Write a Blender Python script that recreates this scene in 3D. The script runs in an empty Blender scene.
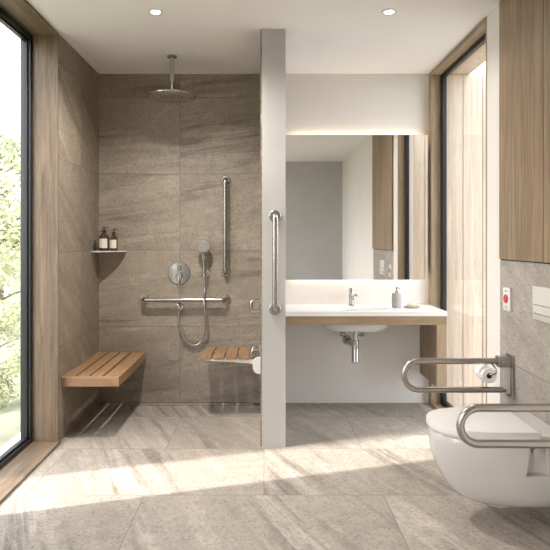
import bpy, bmesh, math, random
from mathutils import Vector, Matrix
random.seed(7)
sc = bpy.context.scene
COL = sc.collection
PI = math.pi

# ------------------------------------------------------------------ materials
def new_mat(name):
    m = bpy.data.materials.new(name); m.use_nodes = True
    nt = m.node_tree
    b = nt.nodes['Principled BSDF']
    return m, nt, b

def N(nt, typ, **kw):
    n = nt.nodes.new(typ)
    for k, v in kw.items(): setattr(n, k, v)
    return n

def setin(n, d):
    for k, v in d.items(): n.inputs[k].default_value = v

def ramp(nt, fac, stops):
    r = N(nt, 'ShaderNodeValToRGB')
    e = r.color_ramp.elements
    while len(e) < len(stops): e.new(0.5)
    for i, (p, c) in enumerate(stops):
        e[i].position = p
        e[i].color = (c[0], c[1], c[2], 1) if not isinstance(c, (int, float)) else (c, c, c, 1)
    nt.links.new(fac, r.inputs[0])
    return r.outputs[0]

def mixc(nt, fac, a, b, mode='MIX'):
    m = N(nt, 'ShaderNodeMix', data_type='RGBA', blend_type=mode)
    for s, v in ((m.inputs[0], fac), (m.inputs[6], a), (m.inputs[7], b)):
        if hasattr(v, 'is_linked'): nt.links.new(v, s)
        elif isinstance(v, tuple): s.default_value = (v[0], v[1], v[2], 1)
        else: s.default_value = v
    return m.outputs[2]

def plain(name, col, rough=.5, metal=0., bump=0., bscale=80, var=.0, coat=0., spec=None):
    m, nt, b = new_mat(name)
    setin(b, {'Base Color': (*col, 1), 'Roughness': rough, 'Metallic': metal})
    if coat: b.inputs['Coat Weight'].default_value = coat
    if spec is not None: b.inputs['Specular IOR Level'].default_value = spec
    if bump or var:
        tc = N(nt, 'ShaderNodeTexCoord'); no = N(nt, 'ShaderNodeTexNoise')
        setin(no, {'Scale': bscale, 'Detail': 4})
        nt.links.new(tc.outputs['Object'], no.inputs['Vector'])
        if bump:
            bp = N(nt, 'ShaderNodeBump'); setin(bp, {'Strength': bump, 'Distance': .002})
            nt.links.new(no.outputs[0], bp.inputs['Height']); nt.links.new(bp.outputs[0], b.inputs['Normal'])
        if var:
            n2 = N(nt, 'ShaderNodeTexNoise'); setin(n2, {'Scale': 2.5, 'Detail': 5})
            nt.links.new(tc.outputs['Object'], n2.inputs['Vector'])
            c = ramp(nt, n2.outputs[0], [(.3, tuple(v*(1-var) for v in col)), (.7, tuple(min(1, v*(1+var)) for v in col))])
            nt.links.new(c, b.inputs['Base Color'])
    return m

def wood(name, light, dark, grain='Z', fine=1., rough=.5, contrast=1.):
    m, nt, b = new_mat(name)
    tc = N(nt, 'ShaderNodeTexCoord'); mp = N(nt, 'ShaderNodeMapping')
    s = {'X': (.06, 1, 1), 'Y': (1, .06, 1), 'Z': (1, 1, .05)}[grain]
    mp.inputs['Scale'].default_value = s
    nt.links.new(tc.outputs['Object'], mp.inputs['Vector'])
    n1 = N(nt, 'ShaderNodeTexNoise'); setin(n1, {'Scale': 26*fine, 'Detail': 6, 'Roughness': .6, 'Distortion': .6})
    n2 = N(nt, 'ShaderNodeTexNoise'); setin(n2, {'Scale': 130*fine, 'Detail': 5, 'Roughness': .7})
    n3 = N(nt, 'ShaderNodeTexNoise'); setin(n3, {'Scale': 6*fine, 'Detail': 3, 'Distortion': 1.2})
    for n in (n1, n2, n3): nt.links.new(mp.outputs[0], n.inputs['Vector'])
    mid = tuple((a+c)/2 for a, c in zip(light, dark))
    c1 = ramp(nt, n1.outputs[0], [(.3, dark), (.52, mid), (.72, light)])
    f2 = ramp(nt, n2.outputs[0], [(.35, .62), (.62, 1.)])
    c2 = mixc(nt, .55*contrast, c1, f2, 'MULTIPLY')
    f3 = ramp(nt, n3.outputs[0], [(.35, .78), (.6, 1.05)])
    c3 = mixc(nt, .6*contrast, c2, f3, 'MULTIPLY')
    nt.links.new(c3, b.inputs['Base Color'])
    b.inputs['Roughness'].default_value = rough
    bp = N(nt, 'ShaderNodeBump'); setin(bp, {'Strength': .12, 'Distance': .002})
    nt.links.new(n2.outputs[0], bp.inputs['Height']); nt.links.new(bp.outputs[0], b.inputs['Normal'])
    return m

def stone(name, ax, off, row, brick_off, base, dark, light, tilt=.12, rough=.45, vein=1., lines=.5, width=1.2):
    """ax: which object axes are (u, v)."""
    m, nt, b = new_mat(name)
    L = nt.links.new
    tc = N(nt, 'ShaderNodeTexCoord'); sp = N(nt, 'ShaderNodeSeparateXYZ'); L(tc.outputs['Object'], sp.inputs[0])
    cb = N(nt, 'ShaderNodeCombineXYZ')
    L(sp.outputs[ax[0]], cb.inputs[0]); L(sp.outputs[ax[1]], cb.inputs[1])
    ad = N(nt, 'ShaderNodeVectorMath', operation='ADD'); ad.inputs[1].default_value = (off[0]+24., off[1]+row*20, 0)
    L(cb.outputs[0], ad.inputs[0])
    br = N(nt, 'ShaderNodeTexBrick', offset=brick_off, squash=1.0)
    setin(br, {'Color1': (0, 0, 0, 1), 'Color2': (1, 1, 1, 1), 'Mortar': (.5, .5, .5, 1), 'Scale': 1, 'Mortar Size': .0022,
               'Mortar Smooth': .3, 'Bias': 0, 'Brick Width': width, 'Row Height': row})
    L(ad.outputs[0], br.inputs['Vector'])
    # per tile shift of the pattern
    sc_ = N(nt, 'ShaderNodeVectorMath', operation='MULTIPLY'); sc_.inputs[1].default_value = (13.7, 29.3, 7.1)
    L(br.outputs['Color'], sc_.inputs[0])
    a2 = N(nt, 'ShaderNodeVectorMath', operation='ADD'); L(ad.outputs[0], a2.inputs[0]); L(sc_.outputs[0], a2.inputs[1])
    m0 = N(nt, 'ShaderNodeMapping'); m0.inputs['Rotation'].default_value = (0, 0, -tilt); L(a2.outputs[0], m0.inputs['Vector'])
    mp = N(nt, 'ShaderNodeMapping'); mp.inputs['Scale'].default_value = (.45, 2.2, 1); L(m0.outputs[0], mp.inputs['Vector'])
    mf = N(nt, 'ShaderNodeMapping'); mf.inputs['Scale'].default_value = (.55, 7.5, 1); L(m0.outputs[0], mf.inputs['Vector'])
    n1 = N(nt, 'ShaderNodeTexNoise'); setin(n1, {'Scale': 1.3, 'Detail': 9, 'Roughness': .58, 'Distortion': .6}); L(mp.outputs[0], n1.inputs['Vector'])
    n2 = N(nt, 'ShaderNodeTexNoise'); setin(n2, {'Scale': 1.9, 'Detail': 8, 'Roughness': .62, 'Distortion': .7}); L(mf.outputs[0], n2.inputs['Vector'])
    n5 = N(nt, 'ShaderNodeTexNoise'); setin(n5, {'Scale': 1.5, 'Detail': 3, 'Roughness': .5}); L(mp.outputs[0], n5.inputs['Vector'])
    half = tuple(p*.45+q*.55 for p, q in zip(dark, base)); hl = tuple(p*.4+q*.6 for p, q in zip(light, base))
    c = ramp(nt, n1.outputs[0], [(.34, half), (.46, base), (.56, base), (.68, hl)])
    patch = ramp(nt, n5.outputs[0], [(.42, 0.), (.58, 1.)])
    # dark and light streaks gathered in patches
    for stops, colr, amt in (([(.38, 1.), (.47, 0.)], dark, .85*vein), ([(.55, 0.), (.64, 1.)], light, .75*vein)):
        st = ramp(nt, n2.outputs[0], stops)
        m1 = N(nt, 'ShaderNodeMath', operation='MULTIPLY'); L(st, m1.inputs[0]); L(patch, m1.inputs[1])
        m2 = N(nt, 'ShaderNodeMath', operation='MULTIPLY'); L(m1.outputs[0], m2.inputs[0]); m2.inputs[1].default_value = amt
        c = mixc(nt, m2.outputs[0], c, colr)
    # pale hair-line veins
    ln = ramp(nt, n1.outputs[0], [(.592, 0.), (.600, 1.), (.608, 0.)])
    mk2 = N(nt, 'ShaderNodeMath', operation='MULTIPLY'); L(ln, mk2.inputs[0]); mk2.inputs[1].default_value = lines
    c = mixc(nt, mk2.outputs[0], c, light)
    # grain + specks
    n3 = N(nt, 'ShaderNodeTexNoise'); setin(n3, {'Scale': 80, 'Detail': 5, 'Roughness': .8}); L(a2.outputs[0], n3.inputs['Vector'])
    g = ramp(nt, n3.outputs[0], [(.34, .38), (.41, .80), (.49, .98), (.70, 1.14)])
    c = mixc(nt, 1., c, g, 'MULTIPLY')
    n4 = N(nt, 'ShaderNodeTexNoise'); setin(n4, {'Scale': 14, 'Detail': 4, 'Roughness': .6}); L(a2.outputs[0], n4.inputs['Vector'])
    g4 = ramp(nt, n4.outputs[0], [(.35, .86), (.65, 1.06)])
    c = mixc(nt, .8, c, g4, 'MULTIPLY')
    # per tile tone
    tn = ramp(nt, br.outputs['Color'], [(0, .88), (1, 1.10)])
    c = mixc(nt, 1., c, tn, 'MULTIPLY')
    c = mixc(nt, br.outputs['Fac'], c, tuple(v*.5 for v in base))
    L(c, b.inputs['Base Color'])
    r = ramp(nt, n3.outputs[0], [(.3, rough+.15), (.7, rough-.05)])
    L(r, b.inputs['Roughness'])
    bp = N(nt, 'ShaderNodeBump'); setin(bp, {'Strength': .18, 'Distance': .002})
    L(n3.outputs[0], bp.inputs['Height']); L(bp.outputs[0], b.inputs['Normal'])
    return m

def glass_mat(name, tint=(1, 1, 1)):
    m = bpy.data.materials.new(name); m.use_nodes = True; nt = m.node_tree
    for n in list(nt.nodes): nt.nodes.remove(n)
    out = N(nt, 'ShaderNodeOutputMaterial'); mx = N(nt, 'ShaderNodeMixShader')
    tr = N(nt, 'ShaderNodeBsdfTransparent'); tr.inputs[0].default_value = (*tint, 1)
    gl = N(nt, 'ShaderNodeBsdfGlossy'); gl.inputs['Roughness'].default_value = .0
    fr = N(nt, 'ShaderNodeFresnel'); fr.inputs[0].default_value = 1.45
    ge = N(nt, 'ShaderNodeNewGeometry'); inv = N(nt, 'ShaderNodeMath', operation='SUBTRACT'); inv.inputs[0].default_value = 1
    mu = N(nt, 'ShaderNodeMath', operation='MULTIPLY')          # reflect on outward faces only
    nt.links.new(ge.outputs['Backfacing'], inv.inputs[1]); nt.links.new(inv.outputs[0], mu.inputs[0]); nt.links.new(fr.outputs[0], mu.inputs[1])
    nt.links.new(mu.outputs[0], mx.inputs[0]); nt.links.new(tr.outputs[0], mx.inputs[1]); nt.links.new(gl.outputs[0], mx.inputs[2])
    nt.links.new(mx.outputs[0], out.inputs[0])
    return m

def emit(name, col, s):
    m, nt, b = new_mat(name)
    setin(b, {'Base Color': (*col, 1), 'Emission Color': (*col, 1), 'Emission Strength': s})
    return m

M = {}
M['paint'] = plain('warm_white_plaster', (.74, .715, .685), .85, bump=.15, bscale=60, var=.02)
M['ceil'] = plain('ceiling_paint', (.80, .785, .77), .9, bump=.05)
M['grey'] = plain('light_grey_plaster', (.47, .462, .455), .8, bump=.2, bscale=45, var=.04)
M['wall_tile_back'] = stone('stone_tile_back', (0, 2), (.66, 0), .6, 0, (.285, .242, .192), (.13, .103, .077), (.44, .38, .305), tilt=.12, vein=.8)
M['wall_tile_left'] = stone('stone_tile_left', (1, 2), (-3.97, 0), .6, 0, (.265, .222, .172), (.15, .12, .09), (.40, .34, .27), tilt=-.6, vein=.8)
M['wall_tile_right'] = stone('stone_tile_right', (1, 2), (-3.1, -.03), .6, 0, (.33, .30, .262), (.20, .175, .15), (.50, .46, .40), tilt=.5, vein=.4)
M['floor_tile'] = stone('stone_floor_tile', (0, 1), (.6, -2.81), .625, .5, (.352, .314, .266), (.19, .163, .135), (.50, .46, .405), tilt=2.0, rough=.5, vein=.9)
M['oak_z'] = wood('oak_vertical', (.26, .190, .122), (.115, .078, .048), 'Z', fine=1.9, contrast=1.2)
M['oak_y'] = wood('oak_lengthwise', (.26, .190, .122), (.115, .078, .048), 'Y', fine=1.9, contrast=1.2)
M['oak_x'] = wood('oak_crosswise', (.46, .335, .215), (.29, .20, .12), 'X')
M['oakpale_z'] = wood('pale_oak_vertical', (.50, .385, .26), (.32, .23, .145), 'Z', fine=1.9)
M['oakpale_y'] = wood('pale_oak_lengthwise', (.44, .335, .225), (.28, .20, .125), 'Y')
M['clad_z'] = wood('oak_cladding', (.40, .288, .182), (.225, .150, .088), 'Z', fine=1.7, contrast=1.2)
M['board'] = wood('bleached_boards', (.74, .63, .50), (.54, .43, .32), 'Z', fine=1.5, contrast=.9)
M['teak_y'] = wood('teak_slats', (.42, .255, .14), (.26, .145, .072), 'Y', fine=1.4)
M['teak_x'] = wood('teak_fascia', (.42, .255, .14), (.26, .145, .072), 'X', fine=1.4)
M['black'] = plain('black_aluminium', (.022, .024, .026), .35, metal=.3)
M['steel'] = plain('brushed_steel', (.39, .37, .345), .27, metal=1., bump=.04, bscale=300)
M['chrome'] = plain('polished_chrome', (.53, .52, .51), .10, metal=1.)
M['ceramic'] = plain('white_ceramic', (.59, .575, .56), .14, coat=.4)
M['solid'] = plain('white_solid_surface', (.86, .85, .83), .3)
M['plastic'] = plain('white_plastic', (.70, .69, .67), .35)
M['satin'] = plain('satin_pale_metal', (.72, .70, .66), .35, metal=.35)
M['red'] = plain('red_button', (.52, .035, .025), .35)
M['ink'] = plain('dark_ink', (.10, .10, .10), .6)
M['dark'] = plain('dark_gap', (.02, .02, .02), .7)
M['amber'] = plain('amber_glass', (.06, .019, .007), .08, coat=.8)
M['pump'] = plain('black_pump', (.02, .02, .02), .35)
M['paper'] = plain('tissue_paper', (.83, .82, .79), .95, bump=.3, bscale=200)
M['card'] = plain('card_core', (.10, .075, .05), .9)
M['stoneware'] = plain('grey_stoneware', (.42, .395, .37), .6, bump=.2, bscale=250)
M['rubber'] = plain('grey_rubber', (.17, .165, .16), .6)
M['soap'] = plain('cream_soap', (.78, .69, .52), .45)
M['mirror'] = plain('mirror_silver', (.90, .905, .90), .0, metal=1.)
M['glass'] = glass_mat('window_glass')
M['lamp'] = emit('downlight_glow', (1., .93, .82), 12)
M['led'] = emit('led_strip_glow', (1., .86, .68), 7)
M['leaf'] = plain('leaf_green', (.34, .37, .21), .6, var=.5)
M['leaf2'] = plain('leaf_yellow_green', (.52, .54, .34), .6, var=.3)
M['bark'] = plain('bark', (.16, .12, .085), .9, bump=.8, bscale=30, var=.3)
M['lawn'] = plain('lawn_grass', (.175, .185, .13), .9, bump=1., bscale=120, var=.35)
M['paving'] = plain('terrace_concrete', (.62, .585, .55), .85, bump=.3, var=.08)
m = M['leaf']
for key in ('leaf', 'leaf2'):
    b_ = M[key].node_tree.nodes['Principled BSDF']
    if 'Transmission Weight' in b_.inputs: b_.inputs['Specular IOR Level'].default_value = .3
# label paper with printed grey lines
def label_mat():
    m_, nt, b = new_mat('printed_label')
    tc = N(nt, 'ShaderNodeTexCoord'); w = N(nt, 'ShaderNodeTexWave', wave_type='BANDS', bands_direction='Z')
    setin(w, {'Scale': 48, 'Distortion': 0})
    nt.links.new(tc.outputs['Object'], w.inputs['Vector'])
    c = ramp(nt, w.outputs[0], [(.12, (.42, .40, .36)), (.3, (.74, .71, .63))])
    nt.links.new(c, b.inputs['Base Color']); b.inputs['Roughness'].default_value = .7
    return m_
M['label'] = label_mat()

# ------------------------------------------------------------------ geometry helpers
def world_loc(o):
    v = Vector((0, 0, 0))
    while o is not None:
        v += o.location; o = o.parent
    return v

def obj(name, bm, mat, parent=None, smooth=False, kind=None, label=None, angle=None):
    me = bpy.data.meshes.new(name)
    bmesh.ops.recalc_face_normals(bm, faces=bm.faces[:])
    if parent is not None:
        off = world_loc(parent)
        bmesh.ops.translate(bm, verts=bm.verts[:], vec=-off)
    bm.to_mesh(me); bm.free()
    o = bpy.data.objects.new(name, me); COL.objects.link(o)
    o.parent = parent
    me.materials.append(M[mat])
    if smooth:
        for p in me.polygons: p.use_smooth = True
        if angle is None: angle = 38
        try: me.set_sharp_from_angle(angle=math.radians(angle))
        except Exception: pass
    if kind: o['kind'] = kind
    if label: o['label'] = label
    return o

def struct(name, bm, mat, parent=None, **k):
    return obj(name, bm, mat, parent, kind=None if parent is not None else 'structure', **k)

def thing(name, label, cat, loc, group=None):
    o = bpy.data.objects.new(name, None); COL.objects.link(o); o.location = loc
    o.empty_display_size = .05
    o['label'] = label; o['category'] = cat
    if group: o['group'] = group
    return o

def tag(o, label, cat, group=None, kind=None):
    o['label'] = label; o['category'] = cat
    if group: o['group'] = group
    if kind: o['kind'] = kind
    return o

def box(bm, x0, x1, y0, y1, z0, z1, bev=0., seg=2):
    t = bmesh.new()
    bmesh.ops.create_cube(t, size=1)
    for v in t.verts:
        v.co = Vector(((x0+x1)/2+v.co.x*(x1-x0), (y0+y1)/2+v.co.y*(y1-y0), (z0+z1)/2+v.co.z*(z1-z0)))
    if bev: bmesh.ops.bevel(t, geom=t.edges[:]+t.verts[:], offset=bev, segments=seg, affect='EDGES', profile=.5)
    merge(bm, t)
    return bm

def merge(bm, t):
    me = bpy.data.meshes.new('tmp'); t.to_mesh(me); t.free()
    bm.from_mesh(me); bpy.data.meshes.remove(me)

def B(*a, **k):
    return box(bmesh.new(), *a, **k)

def tube(bm, pts, r, n=16, cap=True, closed=False):
    pts = [Vector(p) for p in pts]
    rings = []; prev = None
    rs = r if isinstance(r, (list, tuple)) else [r]*len(pts)
    for i, p in enumerate(pts):
        a = pts[i-1] if (i > 0 or closed) else pts[i]
        c = pts[(i+1) % len(pts)] if (i < len(pts)-1 or closed) else pts[i]
        d = (c-a).normalized()
        if prev is None:
            u = d.orthogonal().normalized()
        else:
            u = (prev - d*prev.dot(d)).normalized()
        prev = u; w = d.cross(u)
        rings.append([bm.verts.new(p + (u*math.cos(2*PI*k/n) + w*math.sin(2*PI*k/n))*rs[i]) for k in range(n)])
    m_ = len(rings)
    for i in range(m_ if closed else m_-1):
        A, C = rings[i], rings[(i+1) % m_]
        for k in range(n): bm.faces.new((A[k], A[(k+1) % n], C[(k+1) % n], C[k]))
    if cap and not closed:
        bm.faces.new(rings[0][::-1]); bm.faces.new(rings[-1])
    return bm

def fillet(pts, rad, seg=8):
    pts = [Vector(p) for p in pts]; out = [pts[0]]
    for i in range(1, len(pts)-1):
        a, b, c = pts[i-1], pts[i], pts[i+1]
        u = (a-b).normalized(); w = (c-b).normalized()
        ang = u.angle(w); d = min(rad/math.tan(ang/2), (a-b).length*.5, (c-b).length*.5)
        rr = d*math.tan(ang/2)
        cen = b + (u+w).normalized()*(rr/math.sin(ang/2))
        s = b+u*d - cen; e = b+w*d - cen
        tot = s.angle(e)
        for k in range(seg+1):
            t = k/seg
            out.append(cen + (s*math.sin((1-t)*tot)+e*math.sin(t*tot))/math.sin(tot))
    out.append(pts[-1])
    return out

def spline(pts, n=10):
    P = [Vector(p) for p in pts]; P = [P[0]*2-P[1]] + P + [P[-1]*2-P[-2]]; out = []
    for i in range(1, len(P)-2):
        for k in range(n):
            t = k/n
            out.append(.5*((2*P[i]) + (P[i+1]-P[i-1])*t + (2*P[i-1]-5*P[i]+4*P[i+1]-P[i+2])*t*t + (3*P[i]-P[i-1]-3*P[i+1]+P[i+2])*t**3))
    out.append(P[-2])
    return out

def lathe(bm, base, prof, axis='Z', n=32, sx=1., sy=1.):
    """prof: (radius, height along axis)."""
    base = Vector(base); rings = []
    def pt(r, h, a):
        c, s = math.cos(a)*r*sx, math.sin(a)*r*sy
        return base + {'Z': Vector((c, s, h)), 'Y': Vector((c, h, s)), 'X': Vector((h, c, s))}[axis]
    for r, h in prof:
        if r < 1e-6: rings.append([bm.verts.new(pt(0, h, 0))])
        else: rings.append([bm.verts.new(pt(r, h, 2*PI*k/n)) for k in range(n)])
    for A, C in zip(rings, rings[1:]):
        for k in range(n):
            if len(A) == 1 and len(C) == 1: continue
            if len(A) == 1: bm.faces.new((A[0], C[k], C[(k+1) % n]))
            elif len(C) == 1: bm.faces.new((A[k], A[(k+1) % n], C[0]))
            else: bm.faces.new((A[k], A[(k+1) % n], C[(k+1) % n], C[k]))
    if len(rings[0]) > 1: bm.faces.new(rings[0])
    if len(rings[-1]) > 1: bm.faces.new(rings[-1])
    return bm

def loft(bm, rings):
    R = [[bm.verts.new(p) for p in r] for r in rings]; n = len(R[0])
    for A, C in zip(R, R[1:]):
        for k in range(n): bm.faces.new((A[k], A[(k+1) % n], C[(k+1) % n], C[k]))
    bm.faces.new(R[0][::-1]); bm.faces.new(R[-1])
    return bm

def cyl(bm, base, r, h, axis='Z', n=24, bev=.0):
    if bev: return lathe(bm, base, [(r-bev, 0), (r, bev if h > 0 else -bev), (r, h-bev if h > 0 else h+bev), (r-bev, h)], axis, n)
    return lathe(bm, base, [(r, 0), (r, h)], axis, n)

# ------------------------------------------------------------------ room shell
XL, XR, YB, ZC, YF = -1.297, 1.30, 4.40, 2.585, -.6
XP0, XP1, YP = -.012, .133, 3.46           # partition
WL0, WL1 = 2.47, 3.53                       # left window, along Y
WR0, WR1 = 3.265, 4.335                     # right window, along Y

struct('floor', B(XL-.005, XR+.005, YF, YB+.1, -.1, 0), 'floor_tile')
struct('ceiling', B(-1.5, 1.45, YF-.15, YB+.15, ZC, ZC+.2), 'ceil')
# back wall: tiled in the shower, plaster behind the vanity
struct('wall_back_shower', B(-1.5, XP0+.06, YB, YB+.15, -.1, ZC), 'wall_tile_back')
struct('wall_back_vanity', B(XP0+.06, 1.39, YB, YB+.15, -.1, ZC), 'paint')
struct('wall_left_shower', B(-1.5, XL, WL1+.001, YB, -.1, ZC), 'wall_tile_left')
struct('wall_left_room', B(-1.5, XL, 1.15, WL0, -.1, ZC), 'paint')
struct('wall_left_corner', B(-1.5, XL, YF, -.45, -.1, ZC), 'paint')
struct('wall_left_parapet', B(-1.5, XL, -.45, 1.15, -.1, .45), 'paint')
struct('wall_left_lintel', B(-1.5, XL, -.45, 1.15, 2.35, ZC), 'paint')
# partition between shower and vanity (tiled on its shower side)
struct('wall_partition', B(XP0, XP1, YP, YB, 0, ZC), 'grey')
struct('wall_partition_tiling', B(XP0-.010, XP0, YP+.012, YB, 0, ZC), 'wall_tile_left')
# right wall
struct('wall_right_pier', B(XR, 1.45, 3.085, WR0, -.1, ZC), 'paint')
bm = B(XR, 1.45, 2.05, 3.0845, -.1, 1.17)
struct('wall_right_tiled', bm, 'wall_tile_right')
struct('wall_right_upper', B(XR+.004, 1.45, 2.05, 3.0845, 1.17, ZC), 'dark')
struct('wall_right_room', B(XR, 1.45, YF, 2.0495, -.1, ZC), 'paint')
# wall behind the camera
struct('wall_front', B(-1.5, 1.45, YF-.15, YF, -.1, ZC), 'grey')

def window(name, x_in, x_out, y0, y1, z0, z1, s, gl_ins):
    """Black framed pane parallel to the side walls; s = outward sign."""
    root = bpy.data.objects.new(name, None); COL.objects.link(root); root['kind'] = 'structure'
    root.location = ((x_in+x_out)/2, (y0+y1)/2, z0)
    fw = .038
    bm = bmesh.new()
    a, b_ = sorted((x_in, x_out))
    box(bm, a, b_, y0, y0+fw, z0, z1, .003, 1); box(bm, a, b_, y1-fw, y1, z0, z1, .003, 1)
    box(bm, a, b_, y0+fw, y1-fw, z0, z0+fw, .003, 1); box(bm, a, b_, y0+fw, y1-fw, z1-fw, z1, .003, 1)
    obj('window_frame', bm, 'black', root)
    # stepped inner sash
    x_m = (x_in+x_out)/2; a2, b2 = sorted((x_m-.016, x_m+.016)); f2 = .014; i = fw
    bm = bmesh.new()
    box(bm, a2, b2, y0+i, y0+i+f2, z0+i, z1-i, .002, 1); box(bm, a2, b2, y1-i-f2, y1-i, z0+i, z1-i, .002, 1)
    box(bm, a2, b2, y0+i+f2, y1-i-f2, z0+i, z0+i+f2, .002, 1); box(bm, a2, b2, y0+i+f2, y1-i-f2, z1-i-f2, z1-i, .002, 1)
    obj('window_sash', bm, 'black', root)
    xg = x_m
    obj('window_pane', B(xg-.004, xg+.004, y0+i+.004, y1-i-.004, z0+i+.004, z1-i-.004), 'glass', root)
    return root

# left window recess: oak lining, sill, head
window('window_1', -1.455, -1.52, WL0, WL1, .0, 2.57, -1, .0)
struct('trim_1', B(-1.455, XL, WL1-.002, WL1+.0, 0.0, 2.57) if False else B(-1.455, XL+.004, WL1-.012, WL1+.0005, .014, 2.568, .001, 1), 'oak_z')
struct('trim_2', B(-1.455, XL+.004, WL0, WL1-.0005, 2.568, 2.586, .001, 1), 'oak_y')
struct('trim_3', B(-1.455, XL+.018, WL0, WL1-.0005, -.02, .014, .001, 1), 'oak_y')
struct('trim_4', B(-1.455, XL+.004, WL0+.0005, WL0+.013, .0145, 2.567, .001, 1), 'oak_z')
# right window recess
window('window_2', 1.365, 1.40, WR0+.001, WR1, .0, 2.575, 1, .0)
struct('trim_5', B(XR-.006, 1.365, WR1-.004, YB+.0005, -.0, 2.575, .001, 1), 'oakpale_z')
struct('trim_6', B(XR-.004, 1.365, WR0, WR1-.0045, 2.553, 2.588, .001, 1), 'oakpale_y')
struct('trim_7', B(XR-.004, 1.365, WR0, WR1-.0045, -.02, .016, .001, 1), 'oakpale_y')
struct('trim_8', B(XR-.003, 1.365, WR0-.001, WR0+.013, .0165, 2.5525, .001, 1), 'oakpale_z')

# unseen window beside the camera, added to let in fill light
window('window_added_fill', -1.41, -1.47, -.45, 1.15, .45, 2.35, -1, .0)

# ------------------------------------------------------------------ outside
struct('ground', B(-40, 30, -30, 45, -.30, -.12), 'lawn')
tag(bpy.data.objects['ground'], 'mown green lawn beyond the left window', 'lawn', kind='structure')
struct('terrace', B(-1.66, -1.505, -2.5, 4.4, -.119, -.03), 'paving')
struct('terrace_right', B(1.455, 4.2, 2.2, 6, -.119, -.03), 'paving')
# unseen block added outside to keep the sun off the shower floor
struct('added_sun_block', B(-3.35, -3.0, 2.49, 3.10, -.12, 4.2), 'grey')
# timber screen wall and soffit outside the right window
bm = bmesh.new(); x = 1.402
k = 0
while x < 3.0:
    box(bm, x, x+.150, 4.375, 4.402, -.03, 2.575, .003, 1); x += .1545; k += 1
struct('wall_timber_screen', bm, 'board')
bm = bmesh.new(); x = 1.46
for k in range(3): box(bm, x, x+.150, 3.06, 3.09, -.03, 2.575, .003, 1); x += .1545
struct('wall_timber_return', bm, 'board')
struct('wall_timber_soffit', B(1.402, 1.61, 3.06, 4.405, 2.577, 2.63), 'board')

def leaf_cloud(bm, cen, rad, n, size):
    for _ in range(n):
        d = Vector((random.gauss(0, 1), random.gauss(0, 1), random.gauss(0, 1))).normalized()
        rr = random.random()**.45
        p = Vector((cen[0]+d.x*rad[0]*rr, cen[1]+d.y*rad[1]*rr, cen[2]+d.z*rad[2]*rr))
        u = Vector((random.uniform(-1, 1), random.uniform(-1, 1), random.uniform(-1, 1))).normalized()
        w = u.orthogonal().normalized(); s = size*random.uniform(.6, 1.4)
        vs = [bm.verts.new(p+u*s), bm.verts.new(p+w*s*.45), bm.verts.new(p-u*s), bm.verts.new(p-w*s*.45)]
        bm.faces.new(vs)

def make_tree(h, r, nclump, nleaf, size, mat, lowcrown=.25):
    root = thing('tree', '', 'tree', (0, 0, 0))
    bm = bmesh.new(); lf = bmesh.new()
    tube(bm, spline([(0, 0, -.15), (.05, .03, h*.3), (-.04, .05, h*.6), (.02, 0, h*.92)], 6), [.06*h/3*(1-.8*i/18) for i in range(19)], 8)
    for i in range(nclump):
        a = random.uniform(0, 2*PI); z = h*random.uniform(lowcrown, 1.); q = r*math.sqrt(random.random())*(1.05-abs(z/h-.6))
        c = (math.cos(a)*q, math.sin(a)*q, z)
        tube(bm, [(0, 0, max(.2, z*.75)), (c[0]*.5, c[1]*.5, z*.9), c], [.02*h/3, .012*h/3, .005], 6)
        s = r*random.uniform(.25, .45)
        leaf_cloud(lf, c, (s, s, s*.75), nleaf, size)
    obj('trunk', bm, 'bark', root, smooth=True); obj('foliage', lf, mat, root)
    return root

def copy_tree(o, parent=None):
    c = o.copy(); COL.objects.link(c); c.parent = parent
    for ch in list(o.children): copy_tree(ch, c)
    return c

protos = [make_tree(2.9, 1.15, 26, 300, .035, 'leaf2', .15), make_tree(4.6, 1.7, 30, 300, .05, 'leaf', .3), make_tree(1.5, .95, 18, 260, .03, 'leaf', .05)]
spots = [  # (proto, x, y, scale, rot, label)
    (0, -3.05, 6.15, .92, .3, 'loose yellow-green tree nearest the left window pane'),
    (1, -5.0, 10.6, .72, 1.0, 'taller green tree rising behind the nearest one outside the left window'),
    (2, -2.35, 4.75, .55, 2.0, 'low leafy shrub at the lawn edge outside the left window'),
    (2, -4.75, 8.35, .95, .9, 'broad green bush between the trees outside the left window'),
    (1, -7.2, 14.8, .85, 2.2, 'farthest tree seen through the left window'),
    (0, -7.5, 4.5, 1.05, 4.0, 'yellow-green tree out on the lawn left of the frame'),
    (0, -8.0, 9.0, 1.2, 5.0, 'yellow-green tree behind the broad bush on the lawn'),
]
used = set()
for p, x, y, s, r, lab in spots:
    o = protos[p] if p not in used else copy_tree(protos[p])
    used.add(p); o.location = (x, y, -.12); o.scale = (s, s, s); o.rotation_euler.z = r
    o['label'] = lab; o['group'] = 'garden trees and shrubs outside'
    if p == 2: o.name = 'shrub'; o['category'] = 'shrub'

# ------------------------------------------------------------------ downlights
for (x, lab) in ((-.62, 'small round recessed ceiling light in front of the shower'), (.715, 'small round recessed ceiling light in front of the vanity')):
    t = thing('recessed_downlight', lab, 'ceiling light', (x, 3.2, ZC-.006), 'recessed ceiling downlights')
    obj('trim_ring', lathe(bmesh.new(), (x, 3.2, ZC), [(.027, .0), (.027, -.004), (.040, -.006), (.044, -.003), (.044, 0)], n=40), 'plastic', t, smooth=True)
    obj('lens', cyl(bmesh.new(), (x, 3.2, ZC-.003), .027, .003, n=32), 'lamp', t, label='glowing round lens')

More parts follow.
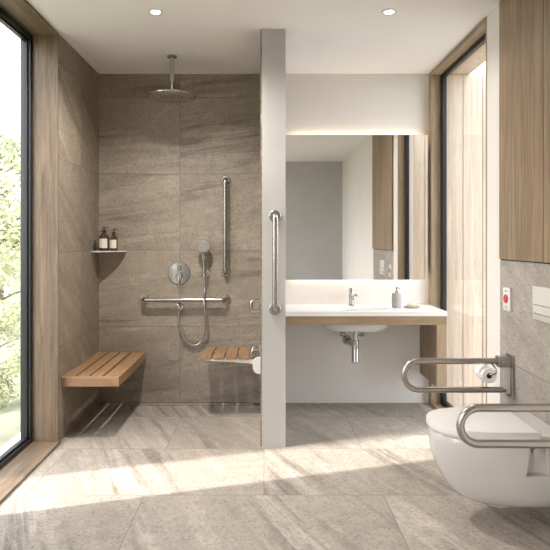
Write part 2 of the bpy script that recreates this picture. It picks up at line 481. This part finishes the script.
def spot(name, loc, energy, ang, size=.03, col=(1, .94, .88), blend=.8):
    l = bpy.data.lights.new(name, 'SPOT'); l.energy = energy; l.spot_size = math.radians(ang); l.spot_blend = blend
    l.shadow_soft_size = size; l.color = col
    o = bpy.data.objects.new(name, l); COL.objects.link(o); o.location = loc
    return o
spot('downlight_shower', (-.62, 3.2, ZC-.012), 165, 150, .022, blend=.8)
spot('downlight_vanity', (.715, 3.2, ZC-.012), 30, 150, .03, blend=.8)

# ------------------------------------------------------------------ shower fittings
# rain shower
hx, hy, hz = -.652, 3.97, 2.294
t = thing('rain_shower', 'round chrome rain shower head on a short ceiling pipe', 'shower head', (hx, hy, ZC))
obj('ceiling_rosette', lathe(bmesh.new(), (hx, hy, ZC), [(.036, 0), (.036, -.008), (.03, -.013), (.016, -.014)], n=32), 'chrome', t, smooth=True)
obj('pipe', cyl(bmesh.new(), (hx, hy, ZC-.012), .0155, -(ZC-.012-hz-.02)), 'chrome', t, smooth=True)
obj('collar', lathe(bmesh.new(), (hx, hy, hz+.01), [(.030, 0), (.030, .006), (.018, .012), (.018, .03), (.0135, .034)], n=28), 'chrome', t, smooth=True)
hd = obj('shower_head', lathe(bmesh.new(), (hx, hy, hz), [(.162, -.004), (.170, -.001), (.172, .005), (.168, .010), (.03, .014)], n=64), 'chrome', t, smooth=True)
bm = bmesh.new()
for ring, cnt in ((.03, 8), (.06, 16), (.09, 24), (.12, 32), (.148, 40)):
    for k in range(cnt):
        a = 2*PI*k/cnt
        lathe(bm, (hx+math.cos(a)*ring, hy+math.sin(a)*ring, hz-.004), [(.0026, 0), (.0018, -.0015)], n=6)
obj('nozzles', bm, 'stoneware', hd, kind='stuff', label='rubber spray nozzles under the disc')

def grab_bar(name_label, p0, p1, wall, standoff=.065, r=.0175, ros=.037):
    """wall: unit vector from wall into the room."""
    p0 = Vector(p0); p1 = Vector(p1); w = Vector(wall)
    t = thing('grab_bar', name_label, 'grab bar', p0, 'straight steel grab bars')
    bm = tube(bmesh.new(), fillet([p0+w*.006, p0+w*standoff, p1+w*standoff, p1+w*.006], .042, 8), r, 18)
    obj('rail', bm, 'steel', t, smooth=True)
    for p in (p0, p1):
        ax = 'Y'
        obj('rosette', lathe(bmesh.new(), p+Vector((0, -.001, 0)), [(ros, 0), (ros, -.005), (ros-.004, -.009), (r+.003, -.010), (r+.001, -.014)], ax, 32), 'steel', t, smooth=True)
    return t
grab_bar('upright steel grab bar on the stone shower wall', (-.301, YB, 1.752), (-.301, YB, 1.026), (0, -1, 0))
grab_bar('horizontal steel grab bar low on the stone shower wall', (-.940, YB, .815), (-.300, YB, .815), (0, -1, 0))
grab_bar('upright steel grab bar on the grey partition end', (.068, YP, 1.428), (.068, YP, .853), (0, -1, 0))

# mixer
mx_, mz = -.664, 1.02
t = thing('shower_mixer', 'round chrome thermostatic mixer plate with two knobs', 'shower mixer', (mx_, YB, mz))
obj('cover_plate', lathe(bmesh.new(), (mx_, YB, mz), [(.087, 0), (.087, -.005), (.083, -.009), (.001, -.010)], 'Y', 48), 'chrome', t, smooth=True)
obj('upper_knob', lathe(bmesh.new(), (mx_, YB-.009, mz+.042), [(.017, 0), (.017, -.025), (.014, -.028)], 'Y', 24), 'chrome', t, smooth=True)
kn = obj('lower_knob', lathe(bmesh.new(), (mx_, YB-.009, mz-.022), [(.026, 0), (.026, -.03), (.022, -.034)], 'Y', 28), 'chrome', t, smooth=True)
obj('lever', box(bmesh.new(), mx_-.0065, mx_+.0065, YB-.05, YB-.036, mz-.095, mz-.02, .004), 'chrome', kn, smooth=True)

# hand shower with holder, hose and wall outlet
t = thing('hand_shower', 'chrome hand shower in its wall holder with looping hose', 'hand shower', (-.466, YB, 1.0))
bm = bmesh.new()
# head: disc facing the room, slightly tilted down
lathe(bm, (0, 0, 0), [(.001, .030), (.034, .026), (.052, .012), (.056, 0), (.053, -.006), (.001, -.007)], 'Y', 36)
bmesh.ops.transform(bm, matrix=Matrix.Translation((-.470, YB-.085, 1.225)) @ Matrix.Rotation(math.radians(-18), 4, 'X'), verts=bm.verts[:])
tube(bm, spline([(-.470, YB-.068, 1.19), (-.468, YB-.06, 1.13), (-.466, YB-.055, 1.06), (-.465, YB-.05, 1.0), (-.464, YB-.048, .965)], 6), [.017 - .00025*i for i in range(25)], 16)
hs = obj('handset', bm, 'chrome', t, smooth=True)
bm = bmesh.new()
lathe(bm, (0, 0, 0), [(.001, -.0075), (.040, -.0075), (.040, -.0085), (.001, -.0085)], 'Y', 32)
for ring, cnt in ((.012, 6), (.024, 12), (.034, 18)):
    for k in range(cnt):
        a = 2*PI*k/cnt; lathe(bm, (math.cos(a)*ring, -.0085, math.sin(a)*ring), [(.0025, 0), (.0015, -.002)], 'Y', 6)
bmesh.ops.transform(bm, matrix=Matrix.Translation((-.470, YB-.085, 1.225)) @ Matrix.Rotation(math.radians(-18), 4, 'X'), verts=bm.verts[:])
obj('spray_face', bm, 'rubber', hs)
bm = bmesh.new()
lathe(bm, (-.452, YB, 1.018), [(.026, 0), (.026, -.007), (.014, -.010), (.014, -.04)], 'Y', 28)
lathe(bm, (-.4655, YB-.050, .992), [(.0175, 0), (.021, .004), (.021, .028), (.0175, .032)], 'Z', 24)
obj('holder', bm, 'chrome', t, smooth=True)
hp = [(-.464, YB-.048, .966), (-.462, YB-.05, .88), (-.458, YB-.11, .80), (-.452, YB-.10, .70), (-.452, YB-.06, .60), (-.470, YB-.04, .52),
      (-.520, YB-.03, .465), (-.578, YB-.03, .47), (-.640, YB-.03, .54), (-.662, YB-.035, .64), (-.664, YB-.035, .735)]
obj('hose', tube(bmesh.new(), spline(hp, 8), .0078, 12), 'chrome', t, smooth=True)
bm = bmesh.new()
lathe(bm, (-.664, YB, .757), [(.029, 0), (.029, -.006), (.016, -.010), (.016, -.035), (.013, -.05), (.001, -.052)], 'Y', 28)
lathe(bm, (-.664, YB-.035, .757), [(.014, 0), (.011, -.028)], 'Z', 20)
obj('wall_outlet', bm, 'chrome', t, smooth=True)

# corner shelf
t_ = bmesh.new()
A = [(XL+.001, YB-.001)] + [(XL+.001, YB-.20), (XL+.03, YB-.205)] + [(XL+.001+.215*math.sin(a), YB-.001-.0-.205*math.cos(a)) for a in [PI/2*k/10 for k in range(2, 10)]] + [(XL+.216, YB-.03), (XL+.216, YB-.001)]
vs0 = [t_.verts.new((x, y, 1.188)) for x, y in A]; vs1 = [t_.verts.new((x, y, 1.197)) for x, y in A]
t_.faces.new(vs0[::-1]); t_.faces.new(vs1)
for i in range(len(A)): t_.faces.new((vs0[i], vs0[(i+1) % len(A)], vs1[(i+1) % len(A)], vs1[i]))
tag(obj('corner_shelf', t_, 'satin'), 'thin metal corner shelf in the back left shower corner', 'shelf')

def pump_bottle(x, y, z, r, h, label):
    t = thing('pump_bottle', label, 'bottle', (x, y, z), 'amber bottles on the corner shelf')
    obj('body', lathe(bmesh.new(), (x, y, z), [(r-.004, 0), (r, .004), (r, h*.72), (r*.93, h*.80), (r*.55, h*.91), (r*.40, h*.95), (r*.40, h)], n=32), 'amber', t, smooth=True)
    # curved label patch facing the room
    bm = bmesh.new(); a0, a1 = -PI/2-.95, -PI/2+.95
    z0, z1 = z+h*.16, z+h*.66; prev = None
    for k in range(13):
        a = a0+(a1-a0)*k/12
        c, s = math.cos(a), math.sin(a)
        cur = [bm.verts.new((x+c*q, y+s*q, zz)) for q in (r+.0004, r+.0014) for zz in (z0, z1)]
        if prev:
            bm.faces.new((prev[0], cur[0], cur[1], prev[1])); bm.faces.new((prev[2], cur[2], cur[3], prev[3]))
            bm.faces.new((prev[0], cur[0], cur[2], prev[2])); bm.faces.new((prev[1], cur[1], cur[3], prev[3]))
        prev = cur
    obj('label', bm, 'label', t, smooth=True)
    bm = bmesh.new()
    lathe(bm, (x, y, z+h), [(r*.48, 0), (r*.48, .014), (r*.25, .018), (.004, .019), (.004, .034), (r*.26, .035), (r*.26, .041), (.001, .042)], n=20)
    tube(bm, [(x, y, z+h+.038), (x+r*.95, y-.006, z+h+.037), (x+r*1.05, y-.006, z+h+.031)], .0035, 8)
    obj('pump', bm, 'pump', t, smooth=True)
pump_bottle(-1.220, 4.27, 1.197, .037, .142, 'larger amber pump bottle with white label on the corner shelf')
pump_bottle(-1.150, 4.285, 1.197, .030, .128, 'smaller amber pump bottle, right one on the corner shelf')
o = obj('slim_bottle', lathe(bmesh.new(), (-1.281, 4.245, 1.197), [(.010, 0), (.011, .003), (.010, .04), (.006, .065), (.004, .080), (.002, .083)], n=20), 'pump', smooth=True)
tag(o, 'slim dark tapered bottle at the left end of the corner shelf', 'bottle')

# fixed teak bench on the left wall
zt = .405; y0, y1 = 3.575, 4.385; xb = -.925
t = thing('shower_bench', 'long slatted teak bench fixed to the left shower wall', 'bench', (XL, (y0+y1)/2, zt))
obj('front_fascia', B(XL+.001, xb, y0, y0+.028, zt-.062, zt, .003), 'teak_x', t)
obj('side_fascia', B(xb-.026, xb, y0+.0285, y1, zt-.062, zt, .003), 'teak_y', t)
sw = (xb-.027 - (XL+.002) - 3*.014)/4
for k in range(4):
    x0 = XL+.002 + k*(sw+.014)
    obj('slat', B(x0, x0+sw, y0+.030, y1, zt-.022, zt, .003), 'teak_y', t)
for yy in (y0+.12, y1-.12):
    obj('support_bracket', B(XL+.001, xb-.028, yy-.015, yy+.015, zt-.058, zt-.023, .002, 1), 'steel', t)

# fold-down seat on the partition
zs = .452; fx0, fx1 = -.452, -.104; fy0, fy1 = 3.975, 4.345
t = thing('folding_bench', 'small folding slatted teak seat hinged to the partition', 'bench', (XP0-.01, 4.15, zs))
sw = (fx1-fx0-3*.014)/4
for k in range(4):
    x0 = fx0+k*(sw+.014)
    obj('slat', B(x0, x0+sw, fy0, fy1, zs-.022, zs, .004), 'teak_y', t)
for yy in (fy0+.02, fy1-.05):
    bm = bmesh.new()
    P = [(fx0+.03, zs-.024), (fx1+.03, zs-.024), (fx1+.03, zs-.058), (fx1-.01, zs-.050), (fx0+.03, zs-.032)]
    a = [bm.verts.new((x, yy, z)) for x, z in P]; c = [bm.verts.new((x, yy+.022, z)) for x, z in P]
    bm.faces.new(a); bm.faces.new(c[::-1])
    for i in range(5): bm.faces.new((a[i], c[i], c[(i+1) % 5], a[(i+1) % 5]))
    obj('arm', bm, 'plastic', t)
bm = bmesh.new()
prof = fillet([(-.078, 0, zs-.135), (-.078, 0, zs-.002), (-.03, 0, zs-.002)], .03, 6)
outl = [(XP0-.011, zs-.118), (XP0-.011, zs-.005)] + [(-.050, zs-.005), (-.066, zs-.012), (-.078, zs-.028), (-.080, zs-.060), (-.078, zs-.088), (-.066, zs-.108), (-.048, zs-.118)]
a = [bm.verts.new((x, fy0-.012, z)) for x, z in outl]; c = [bm.verts.new((x, fy0+.012, z)) for x, z in outl]
bm.faces.new(a); bm.faces.new(c[::-1])
for i in range(len(outl)): bm.faces.new((a[i], c[i], c[(i+1) % len(outl)], a[(i+1) % len(outl)]))
obj('hinge_cover', bm, 'plastic', t, label='rounded white hinge cover')
bm = bmesh.new()
tube(bm, fillet([(-.023, fy0+.03, zs+.045), (-.085, fy0+.03, zs+.045), (-.092, fy0+.03, zs-.01), (fx1+.01, fy0+.03, zs-.012)], .02, 5), .009, 12)
tube(bm, fillet([(-.023, fy0+.11, zs+.045), (-.085, fy0+.11, zs+.045), (-.092, fy0+.11, zs-.01), (fx1+.01, fy0+.11, zs-.012)], .02, 5), .009, 12)
cyl(bm, (-.088, fy0+.02, zs+.0), .013, .33, 'Y', 16)
obj('hinge_tube', bm, 'chrome', t, smooth=True)
obj('wall_plate', B(-.034, XP0-.011, fy0+.02, fy1, zs-.06, zs+.075, .004), 'chrome', t)

# small U bracket above it
t = thing('robe_hook', 'small chrome U-shaped hook on the shower side of the partition', 'hook', (XP0-.01, 4.0, .80))
bm = bmesh.new()
tube(bm, fillet([(-.026, 4.0, .848), (-.092, 4.0, .848), (-.092, 4.0, .768), (-.026, 4.0, .768)], .022, 6), .014, 12)
obj('loop', bm, 'chrome', t, smooth=True)
obj('wall_mount', B(-.034, XP0-.0105, 3.965, 4.035, .738, .872, .006), 'chrome', t, smooth=True)

# linear drain
t = thing('linear_drain', 'long slim steel drain channel along the shower back wall', 'drain', (-.65, 4.362, 0))
bm = bmesh.new()
box(bm, XL+.02, -.035, 4.333, 4.341, .0003, .004); box(bm, XL+.02, -.035, 4.384, 4.392, .0003, .004)
box(bm, -.075, -.035, 4.341, 4.384, .0003, .004); box(bm, XL+.02, XL+.028, 4.341, 4.384, .0003, .004)
obj('rim', bm, 'steel', t)
obj('slot', B(XL+.028, -.075, 4.341, 4.384, .0002, .0012), 'dark', t, label='dark drain slot')
obj('grate', B(XL+.032, -.079, 4.352, 4.374, .0013, .0036), 'stoneware', t)

# ------------------------------------------------------------------ vanity
CX0, CX1, CY0, CY1, CZ0, CZ1 = XP1+.002, XR-.007, 3.952, YB-.001, .742, .775
bx, by, ba, bb = .675, 4.155, .245, .150
t = thing('vanity_counter', 'white basin counter on an oak frame beside the partition', 'vanity', ((CX0+CX1)/2, 4.18, 0))
bm = bmesh.new()
nx, ny = 120, 50
xs = [CX0+(CX1-CX0)*i/nx for i in range(nx+1)]; ys = [CY0+(CY1-CY0)*j/ny for j in range(ny+1)]
def hgt(x, y):
    d = (abs((x-bx)/ba)**2.6+abs((y-by)/bb)**2.6)**(1/2.6)
    if d >= 1.04: return CZ1
    tt = min(1, (1.04-d)/.42); s = tt*tt*(3-2*tt)
    return CZ1 - .112*s
G = [[bm.verts.new((x, y, hgt(x, y))) for y in ys] for x in xs]
for i in range(nx):
    for j in range(ny): bm.faces.new((G[i][j], G[i+1][j], G[i+1][j+1], G[i][j+1]))
# skirt
ring = [G[i][0] for i in range(nx+1)] + [G[nx][j] for j in range(1, ny+1)] + [G[i][ny] for i in range(nx-1, -1, -1)] + [G[0][j] for j in range(ny-1, 0, -1)]
low = [bm.verts.new((v.co.x, v.co.y, CZ0)) for v in ring]
for i in range(len(ring)): bm.faces.new((ring[i], low[i], low[(i+1) % len(ring)], ring[(i+1) % len(ring)]))
obj('countertop', bm, 'solid', t, smooth=True, angle=50)
bm = bmesh.new(); rings = []
for f, z in ((1.06, CZ0), (1.02, .675), (.97, .64), (.86, .619), (.68, .611), (.3, .609)):
    rings.append([Vector((bx+ba*f*math.copysign(abs(math.cos(a))**.8, math.cos(a)), by+bb*f*math.copysign(abs(math.sin(a))**.8, math.sin(a)), z)) for a in [2*PI*k/64 for k in range(64)]])
loft(bm, rings)
obj('basin', bm, 'ceramic', t, smooth=True, label='underside of the white oval basin')
obj('apron', B(CX0, CX1-.0, CY0+.012, CY0+.042, .678, CZ0-.0005, .001, 1), 'oak_x', t)
obj('side_panel', B(CX1-.07, CX1, CY0+.0425, CY1, .235, CZ0-.0005, .001, 1), 'clad_z', t)
obj('front_stile', B(CX1-.07, CX1, CY0+.012, CY0+.042, .235, .6775, .001, 1), 'oakpale_z', t)
# tap
tx, ty = .675, 4.325
t = thing('basin_tap', 'chrome column tap standing behind the basin', 'tap', (tx, ty, CZ1))
bm = bmesh.new()
lathe(bm, (tx, ty, CZ1), [(.026, 0), (.026, .004), (.021, .007), (.0205, .012), (.0205, .112), (.019, .116)], n=28)
tube(bm, spline([(tx, ty-.01, CZ1+.070), (tx, ty-.06, CZ1+.082), (tx, ty-.105, CZ1+.074), (tx, ty-.118, CZ1+.058)], 6), .0115, 14)
obj('spout_body', bm, 'chrome', t, smooth=True)
bm = bmesh.new()
lathe(bm, (tx, ty, CZ1+.117), [(.0195, 0), (.020, .003), (.0195, .014), (.017, .017), (.001, .0175)], n=28)
obj('cap', bm, 'chrome', t, smooth=True); bm = bmesh.new()
lathe(bm, (tx+.019, ty, CZ1+.078), [(.009, 0), (.009, .014), (.013, .015), (.013, .024), (.010, .026)], 'X', 20)
obj('side_knob', bm, 'chrome', t, smooth=True)
# waste trap
t = thing('bottle_trap', 'chrome bottle trap hanging under the basin', 'waste trap', (.675, 4.17, .611))
bm = bmesh.new()
lathe(bm, (.680, 4.17, .6105), [(.030, 0), (.030, -.008), (.0165, -.012), (.0165, -.085)], n=28)
obj('tailpiece', bm, 'chrome', t, smooth=True)
bm = bmesh.new()
lathe(bm, (.680, 4.17, .534), [(.025, 0), (.0295, -.004), (.0295, -.014), (.0275, -.016), (.0275, -.145), (.0295, -.148), (.0295, -.162), (.026, -.166)], n=32)
obj('trap_cup', bm, 'chrome', t, smooth=True)
bm = bmesh.new()
tube(bm, fillet([(.670, 4.185, .495), (.650, 4.235, .495), (.650, YB-.003, .495)], .03, 6), .015, 16)
lathe(bm, (.650, YB, .495), [(.038, 0), (.036, -.006), (.018, -.02)], 'Y', 28)
obj('outlet_pipe', bm, 'chrome', t, smooth=True)
for (vx, s_, lab) in ((.612, -1, 'chrome angle valve under the basin, left of the trap'), (.757, 1, 'chrome angle valve under the basin, right of the trap')):
    t = thing('angle_valve', lab, 'valve', (vx, YB, .548), 'angle valves under the basin')
    bm = bmesh.new()
    lathe(bm, (vx, YB, .548), [(.026, 0), (.026, -.005), (.012, -.012), (.012, -.055), (.016, -.056), (.016, -.075), (.013, -.078)], 'Y', 24)
    obj('valve_body', bm, 'chrome', t, smooth=True)
    obj('supply_pipe', tube(bmesh.new(), spline([(vx, YB-.045, .553), (vx, YB-.05, .61), (vx+s_*.010, YB-.038, .66), (vx+s_*.015, YB-.030, .740)], 6), .006, 10), 'chrome', t, smooth=True)

# soap dispenser, soap dish, soap
sx, sy = .992, 4.19
t = thing('soap_dispenser', 'grey stoneware soap dispenser with chrome pump on the counter', 'soap dispenser', (sx, sy, CZ1))
obj('body', lathe(bmesh.new(), (sx, sy, CZ1), [(.030, 0), (.035, .005), (.036, .05), (.035, .100), (.030, .108), (.012, .111)], n=36), 'stoneware', t, smooth=True)
bm = bmesh.new()
lathe(bm, (sx, sy, CZ1+.110), [(.013, 0), (.013, .012), (.006, .014), (.006, .032), (.010, .033), (.010, .040), (.002, .042)], n=20)
tube(bm, [(sx, sy, CZ1+.147), (sx+.012, sy-.035, CZ1+.147), (sx+.013, sy-.040, CZ1+.141)], .004, 8)
obj('pump', bm, 'chrome', t, smooth=True)
dx, dy = 1.100, 4.17
o = obj('soap_dish', lathe(bmesh.new(), (dx, dy, CZ1), [(.045, 0), (.058, .006), (.062, .014), (.058, .015), (.050, .009), (.001, .008)], n=40, sy=.72), 'stoneware', smooth=True)
tag(o, 'shallow oval grey soap dish on the white counter', 'soap dish')
o = obj('soap_bar', lathe(bmesh.new(), (dx, dy, CZ1+.009), [(.001, 0), (.030, .001), (.040, .010), (.036, .020), (.020, .026), (.001, .027)], n=36, sy=.66), 'soap', smooth=True)
tag(o, 'cream oval soap bar lying in the grey dish', 'soap')

# mirror with back light
MX0, MX1, MZ0, MZ1 = XP1+.01, 1.272, .970, 2.098
t = thing('wall_mirror', 'large frameless backlit mirror above the basin counter', 'mirror', ((MX0+MX1)/2, YB, (MZ0+MZ1)/2))
obj('mirror_glass', B(MX0, MX1, 4.352, 4.358, MZ0, MZ1), 'mirror', t)
obj('backing', B(MX0+.05, MX1-.05, 4.3585, YB-.001, MZ0+.05, MZ1-.05), 'plastic', t)
for z0_, z1_ in ((MZ1-.049, MZ1-.035), (MZ0+.035, MZ0+.049)):
    obj('light_strip', B(MX0+.06, MX1-.06, 4.366, 4.392, z0_, z1_), 'led', t, label='warm glowing light strip')

# ------------------------------------------------------------------ toilet
TY = 2.58
def dshape(xf, xb, w, z, a=.26, n=28, e=2.25):
    """outline from back +w, round the front, to back -w"""
    a = min(a, (xb-xf)*.8); pts = []
    xc = xf+a
    for k in range(5): pts.append(Vector((xb+(xc-xb)*k/5, TY+w, z)))
    for k in range(n+1):
        th = PI/2 - PI*k/n
        c, s = math.cos(th), math.sin(th)
        pts.append(Vector((xc-a*abs(c)**(2/e), TY+w*math.copysign(abs(s)**(2/e), s), z)))
    for k in range(1, 6): pts.append(Vector((xc+(xb-xc)*k/5, TY-w, z)))
    return pts
t = thing('toilet', 'white wall-hung toilet with closed lid between the folding rails', 'toilet', (XR, TY, .09))
lv = [(.093, 1.00, .080), (.096, .955, .103), (.106, .918, .120), (.125, .882, .134), (.155, .850, .147), (.20, .818, .160), (.25, .793, .170), (.30, .775, .177), (.338, .768, .181), (.38, .764, .183), (.404, .763, .183), (.413, .768, .178), (.415, .776, .172)]
bm = loft(bmesh.new(), [dshape(xf, XR-.001, w, z) for z, xf, w in lv])
bowl = obj('bowl', bm, 'ceramic', t, smooth=True, angle=60)
# fixing recess in both sides
cut = bmesh.new()
for s in (-1, 1):
    ya, yb = sorted((TY+s*.140, TY+s*.30))
    P = [(1.128, .262), (1.222, .262), (1.222, .388), (1.140, .388)]
    a = [cut.verts.new((x, ya, z)) for x, z in P]; c = [cut.verts.new((x, yb, z)) for x, z in P]
    cut.faces.new(a); cut.faces.new(c[::-1])
    for i in range(4): cut.faces.new((a[i], c[i], c[(i+1) % 4], a[(i+1) % 4]))
bmesh.ops.recalc_face_normals(cut, faces=cut.faces[:])
bmesh.ops.translate(cut, verts=cut.verts[:], vec=-world_loc(bowl))
cme = bpy.data.meshes.new('cutter'); cut.to_mesh(cme); cut.free()
co = bpy.data.objects.new('cutter', cme); COL.objects.link(co); co.location = world_loc(bowl)
md = bowl.modifiers.new('cut', 'BOOLEAN'); md.operation = 'DIFFERENCE'; md.object = co; md.solver = 'EXACT'
bpy.context.view_layer.update()
ev = bowl.evaluated_get(bpy.context.evaluated_depsgraph_get())
nm = bpy.data.meshes.new_from_object(ev)
bowl.modifiers.clear()
if len(nm.polygons) > 100: bowl.data = nm
for p in bowl.data.polygons: p.use_smooth = True
bowl.data.set_sharp_from_angle(angle=math.radians(40))
bpy.data.objects.remove(co)
obj('fixing_boss', lathe(bmesh.new(), (1.178, TY-.165, .366), [(.016, 0), (.016, .03)], 'Y', 20), 'ceramic', t, smooth=True)
obj('rear_deck', loft(bmesh.new(), [[Vector((x, y, z)) for x, y in ((1.185+i, TY-.176+i), (XR-.001, TY-.176+i), (XR-.001, TY+.176-i), (1.185+i, TY+.176-i))] for z, i in ((.4155, 0), (.434, 0), (.4365, .003))]), 'ceramic', t)
def slab(z0, z1, xf, xb, w, r):
    return [dshape(xf+i, xb-i, w-i, z, a=.25) for z, i in ((z0, r), (z0+r, 0), (z1-r, 0), (z1-r*.3, r*.4), (z1, r*1.4))]
obj('seat', loft(bmesh.new(), slab(.4165, .4225, .764, 1.183, .180, .0015)), 'plastic', t, smooth=True)
obj('lid', loft(bmesh.new(), slab(.4245, .457, .756, 1.183, .186, .004)), 'plastic', t, smooth=True, label='closed flat white lid')
obj('drain_boss', lathe(bmesh.new(), (1.075, TY, .0945), [(.060, 0), (.056, -.022), (.050, -.026)], n=32), 'ceramic', t, smooth=True)

# folding support rails
def fold_rail(y, zt_, zb_, xt, lab, roll=False):
    t = thing('folding_support_rail', lab, 'grab rail', (XR, y, (zt_+zb_)/2), 'folding rails beside the toilet')
    r = .0160; rad = (zt_-zb_)/2
    pts = [Vector((XR-.05, y, zt_)), Vector((xt+rad, y, zt_))]
    for k in range(1, 16):
        a = PI/2+PI*k/16
        pts.append(Vector((xt+rad+rad*math.cos(a), y, (zt_+zb_)/2+rad*math.sin(a))))
    pts += [Vector((xt+rad, y, zb_)), Vector((XR-.03, y, zb_))]
    obj('rail', tube(bmesh.new(), pts, r, 20), 'steel', t, smooth=True)
    obj('wall_plate', B(XR-.010, XR-.0005, y-.045, y+.045, zb_-.04, zt_+.035, .003), 'steel', t, smooth=True)
    bm = bmesh.new()
    box(bm, XR-.075, XR-.010, y-.026, y+.026, zt_-.030, zt_+.026, .006)
    obj('hinge_block', bm, 'steel', t, smooth=True)
    bm = bmesh.new()
    box(bm, XR-.045, XR-.010, y-.013, y+.013, zb_-.02, zt_-.0305, .002)
    obj('hinge_strut', bm, 'satin', t)
    bm = bmesh.new(); cyl(bm, (XR-.055, y-.029, zt_), .007, .058, 'Y', 16)
    obj('pivot_pin', bm, 'chrome', t, smooth=True)
    return t
far = fold_rail(2.947, .643, .492, .736, 'far folding U-shaped steel rail carrying the paper roll')
fold_rail(2.21, .618, .475, .775, 'near folding U-shaped steel rail at the right edge')
rx, rz, ry = 1.170, .583, 2.905
obj('roll_holder', tube(bmesh.new(), fillet([(rx+.030, 2.947, .628), (rx+.030, 2.895, .612), (rx+.030, 2.893, rz+.006), (rx, 2.893, rz), (rx, 3.02, rz)], .014, 5), .0045, 10), 'steel', far, smooth=True)
t = thing('toilet_paper_roll', 'white toilet paper roll hanging under the far rail', 'toilet paper', (rx, 2.955, rz-.04))
bm = bmesh.new(); R0, R1 = .039, .015
n = 40; rings = []
for (q, yy) in ((R1, ry), (R0-.002, ry), (R0, ry+.002), (R0, ry+.098), (R0-.002, ry+.1), (R1, ry+.1)):
    rings.append([bm.verts.new((rx+q*math.cos(2*PI*k/n), yy, rz+q*math.sin(2*PI*k/n)-.008)) for k in range(n)])
for i in range(6):
    A_, C_ = rings[i], rings[(i+1) % 6]
    for k in range(n): bm.faces.new((A_[k], A_[(k+1) % n], C_[(k+1) % n], C_[k]))
obj('paper', bm, 'paper', t, smooth=True)
bm = bmesh.new(); rings = []
for (q, yy) in ((.0135, ry+.001), (.0148, ry+.001), (.0148, ry+.099), (.0135, ry+.099)):
    rings.append([bm.verts.new((rx+q*math.cos(2*PI*k/n), yy, rz+q*math.sin(2*PI*k/n)-.008)) for k in range(n)])
for i in range(4):
    A_, C_ = rings[i], rings[(i+1) % 4]
    for k in range(n): bm.faces.new((A_[k], A_[(k+1) % n], C_[(k+1) % n], C_[k]))
obj('cardboard_core', bm, 'card', t, smooth=True)

# flush plate
fy0_, fy1_, fz0, fz1 = 2.465, 2.691, .902, 1.062
t = thing('flush_plate', 'pale rectangular flush plate above the toilet', 'flush plate', (XR, 2.596, fz0))
obj('cover', B(XR-.012, XR-.0005, fy0_, fy1_, fz0, fz1, .003), 'satin', t, smooth=True)
ym = 2.572
for a, c in ((ym+.001, fy1_-.022), (fy0_+.022, ym-.001)):
    obj('flush_button', B(XR-.0150, XR-.0121, a, c, .934, .972, .001, 1), 'satin', t)
bm = bmesh.new()
box(bm, XR-.0128, XR-.0121, fy0_+.018, fy1_-.018, .9725, .9752); box(bm, XR-.0128, XR-.0121, fy0_+.018, fy1_-.018, .9305, .9332)
obj('button_groove', bm, 'ink', t)
# alarm plate
ay0, ay1, az0, az1 = 2.932, 3.017, .904, 1.027
t = thing('alarm_call_plate', 'white emergency call plate with red button on stone tiles', 'alarm button', (XR, 2.975, az0))
obj('cover', B(XR-.014, XR-.0005, ay0, ay1, az0, az1, .003), 'plastic', t, smooth=True)
obj('call_button', lathe(bmesh.new(), (XR-.014, 2.975, .968), [(.024, 0), (.024, -.003), (.021, -.006), (.001, -.007)], 'X', 32), 'red', t, smooth=True, label='red round call button')
bm = bmesh.new()
for k in range(4): box(bm, XR-.0146, XR-.0141, 2.975-.017+k*.0092, 2.975-.017+k*.0092+.006, 1.006, 1.012)
obj('printed_text', bm, 'ink', t); bm = bmesh.new()
box(bm, XR-.0146, XR-.0141, 2.969, 2.981, .918, .922); box(bm, XR-.0146, XR-.0141, 2.972, 2.978, .922, .929)
obj('printed_symbol', bm, 'ink', t)

# cladding panels
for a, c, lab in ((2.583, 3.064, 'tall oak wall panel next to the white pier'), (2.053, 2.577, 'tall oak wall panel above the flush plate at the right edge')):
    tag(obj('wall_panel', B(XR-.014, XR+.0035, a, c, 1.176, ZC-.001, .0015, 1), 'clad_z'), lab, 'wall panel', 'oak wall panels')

# ------------------------------------------------------------------ light, sky, camera
w = bpy.data.worlds.new('world'); sc.world = w; w.use_nodes = True; nt = w.node_tree
bg = nt.nodes['Background']
sky = N(nt, 'ShaderNodeTexSky'); sky.sky_type = 'NISHITA'; sky.sun_disc = False
sky.sun_elevation = math.radians(41); sky.sun_rotation = math.radians(250); sky.air_density = 1.; sky.dust_density = 3.; sky.ozone_density = 1.
mxs = mixc(nt, .65, sky.outputs[0], (6.4, 6.45, 6.6))
nt.links.new(mxs, bg.inputs['Color']); bg.inputs['Strength'].default_value = .95
sl = bpy.data.lights.new('sun', 'SUN'); sl.energy = 8.0; sl.angle = math.radians(1.2); sl.color = (1., .95, .87)
so = bpy.data.objects.new('sun', sl); COL.objects.link(so)
so.rotation_euler = Vector((1, .30, -.90)).to_track_quat('-Z', 'Y').to_euler()
so.location = (-8, 0, 8)

cam = bpy.data.cameras.new('camera'); co_ = bpy.data.objects.new('camera', cam); COL.objects.link(co_)
co_.location = (0, 0, 1.28); co_.rotation_euler = (PI/2, 0, 0)
cam.sensor_fit = 'HORIZONTAL'; cam.sensor_width = 36; cam.lens = 36*560/550
cam.shift_x = 11/550; cam.shift_y = -35/550; cam.clip_start = .05; cam.clip_end = 200
sc.camera = co_
sc.view_settings.view_transform = 'Standard'
sc.view_settings.look = 'None'; sc.view_settings.gamma = 1; sc.view_settings.exposure = .10
try:
    sc.cycles.use_denoising = True
    sc.cycles.max_bounces = 14; sc.cycles.diffuse_bounces = 8; sc.cycles.glossy_bounces = 6; sc.cycles.transparent_max_bounces = 12
    sc.cycles.sample_clamp_indirect = 8
except Exception: pass
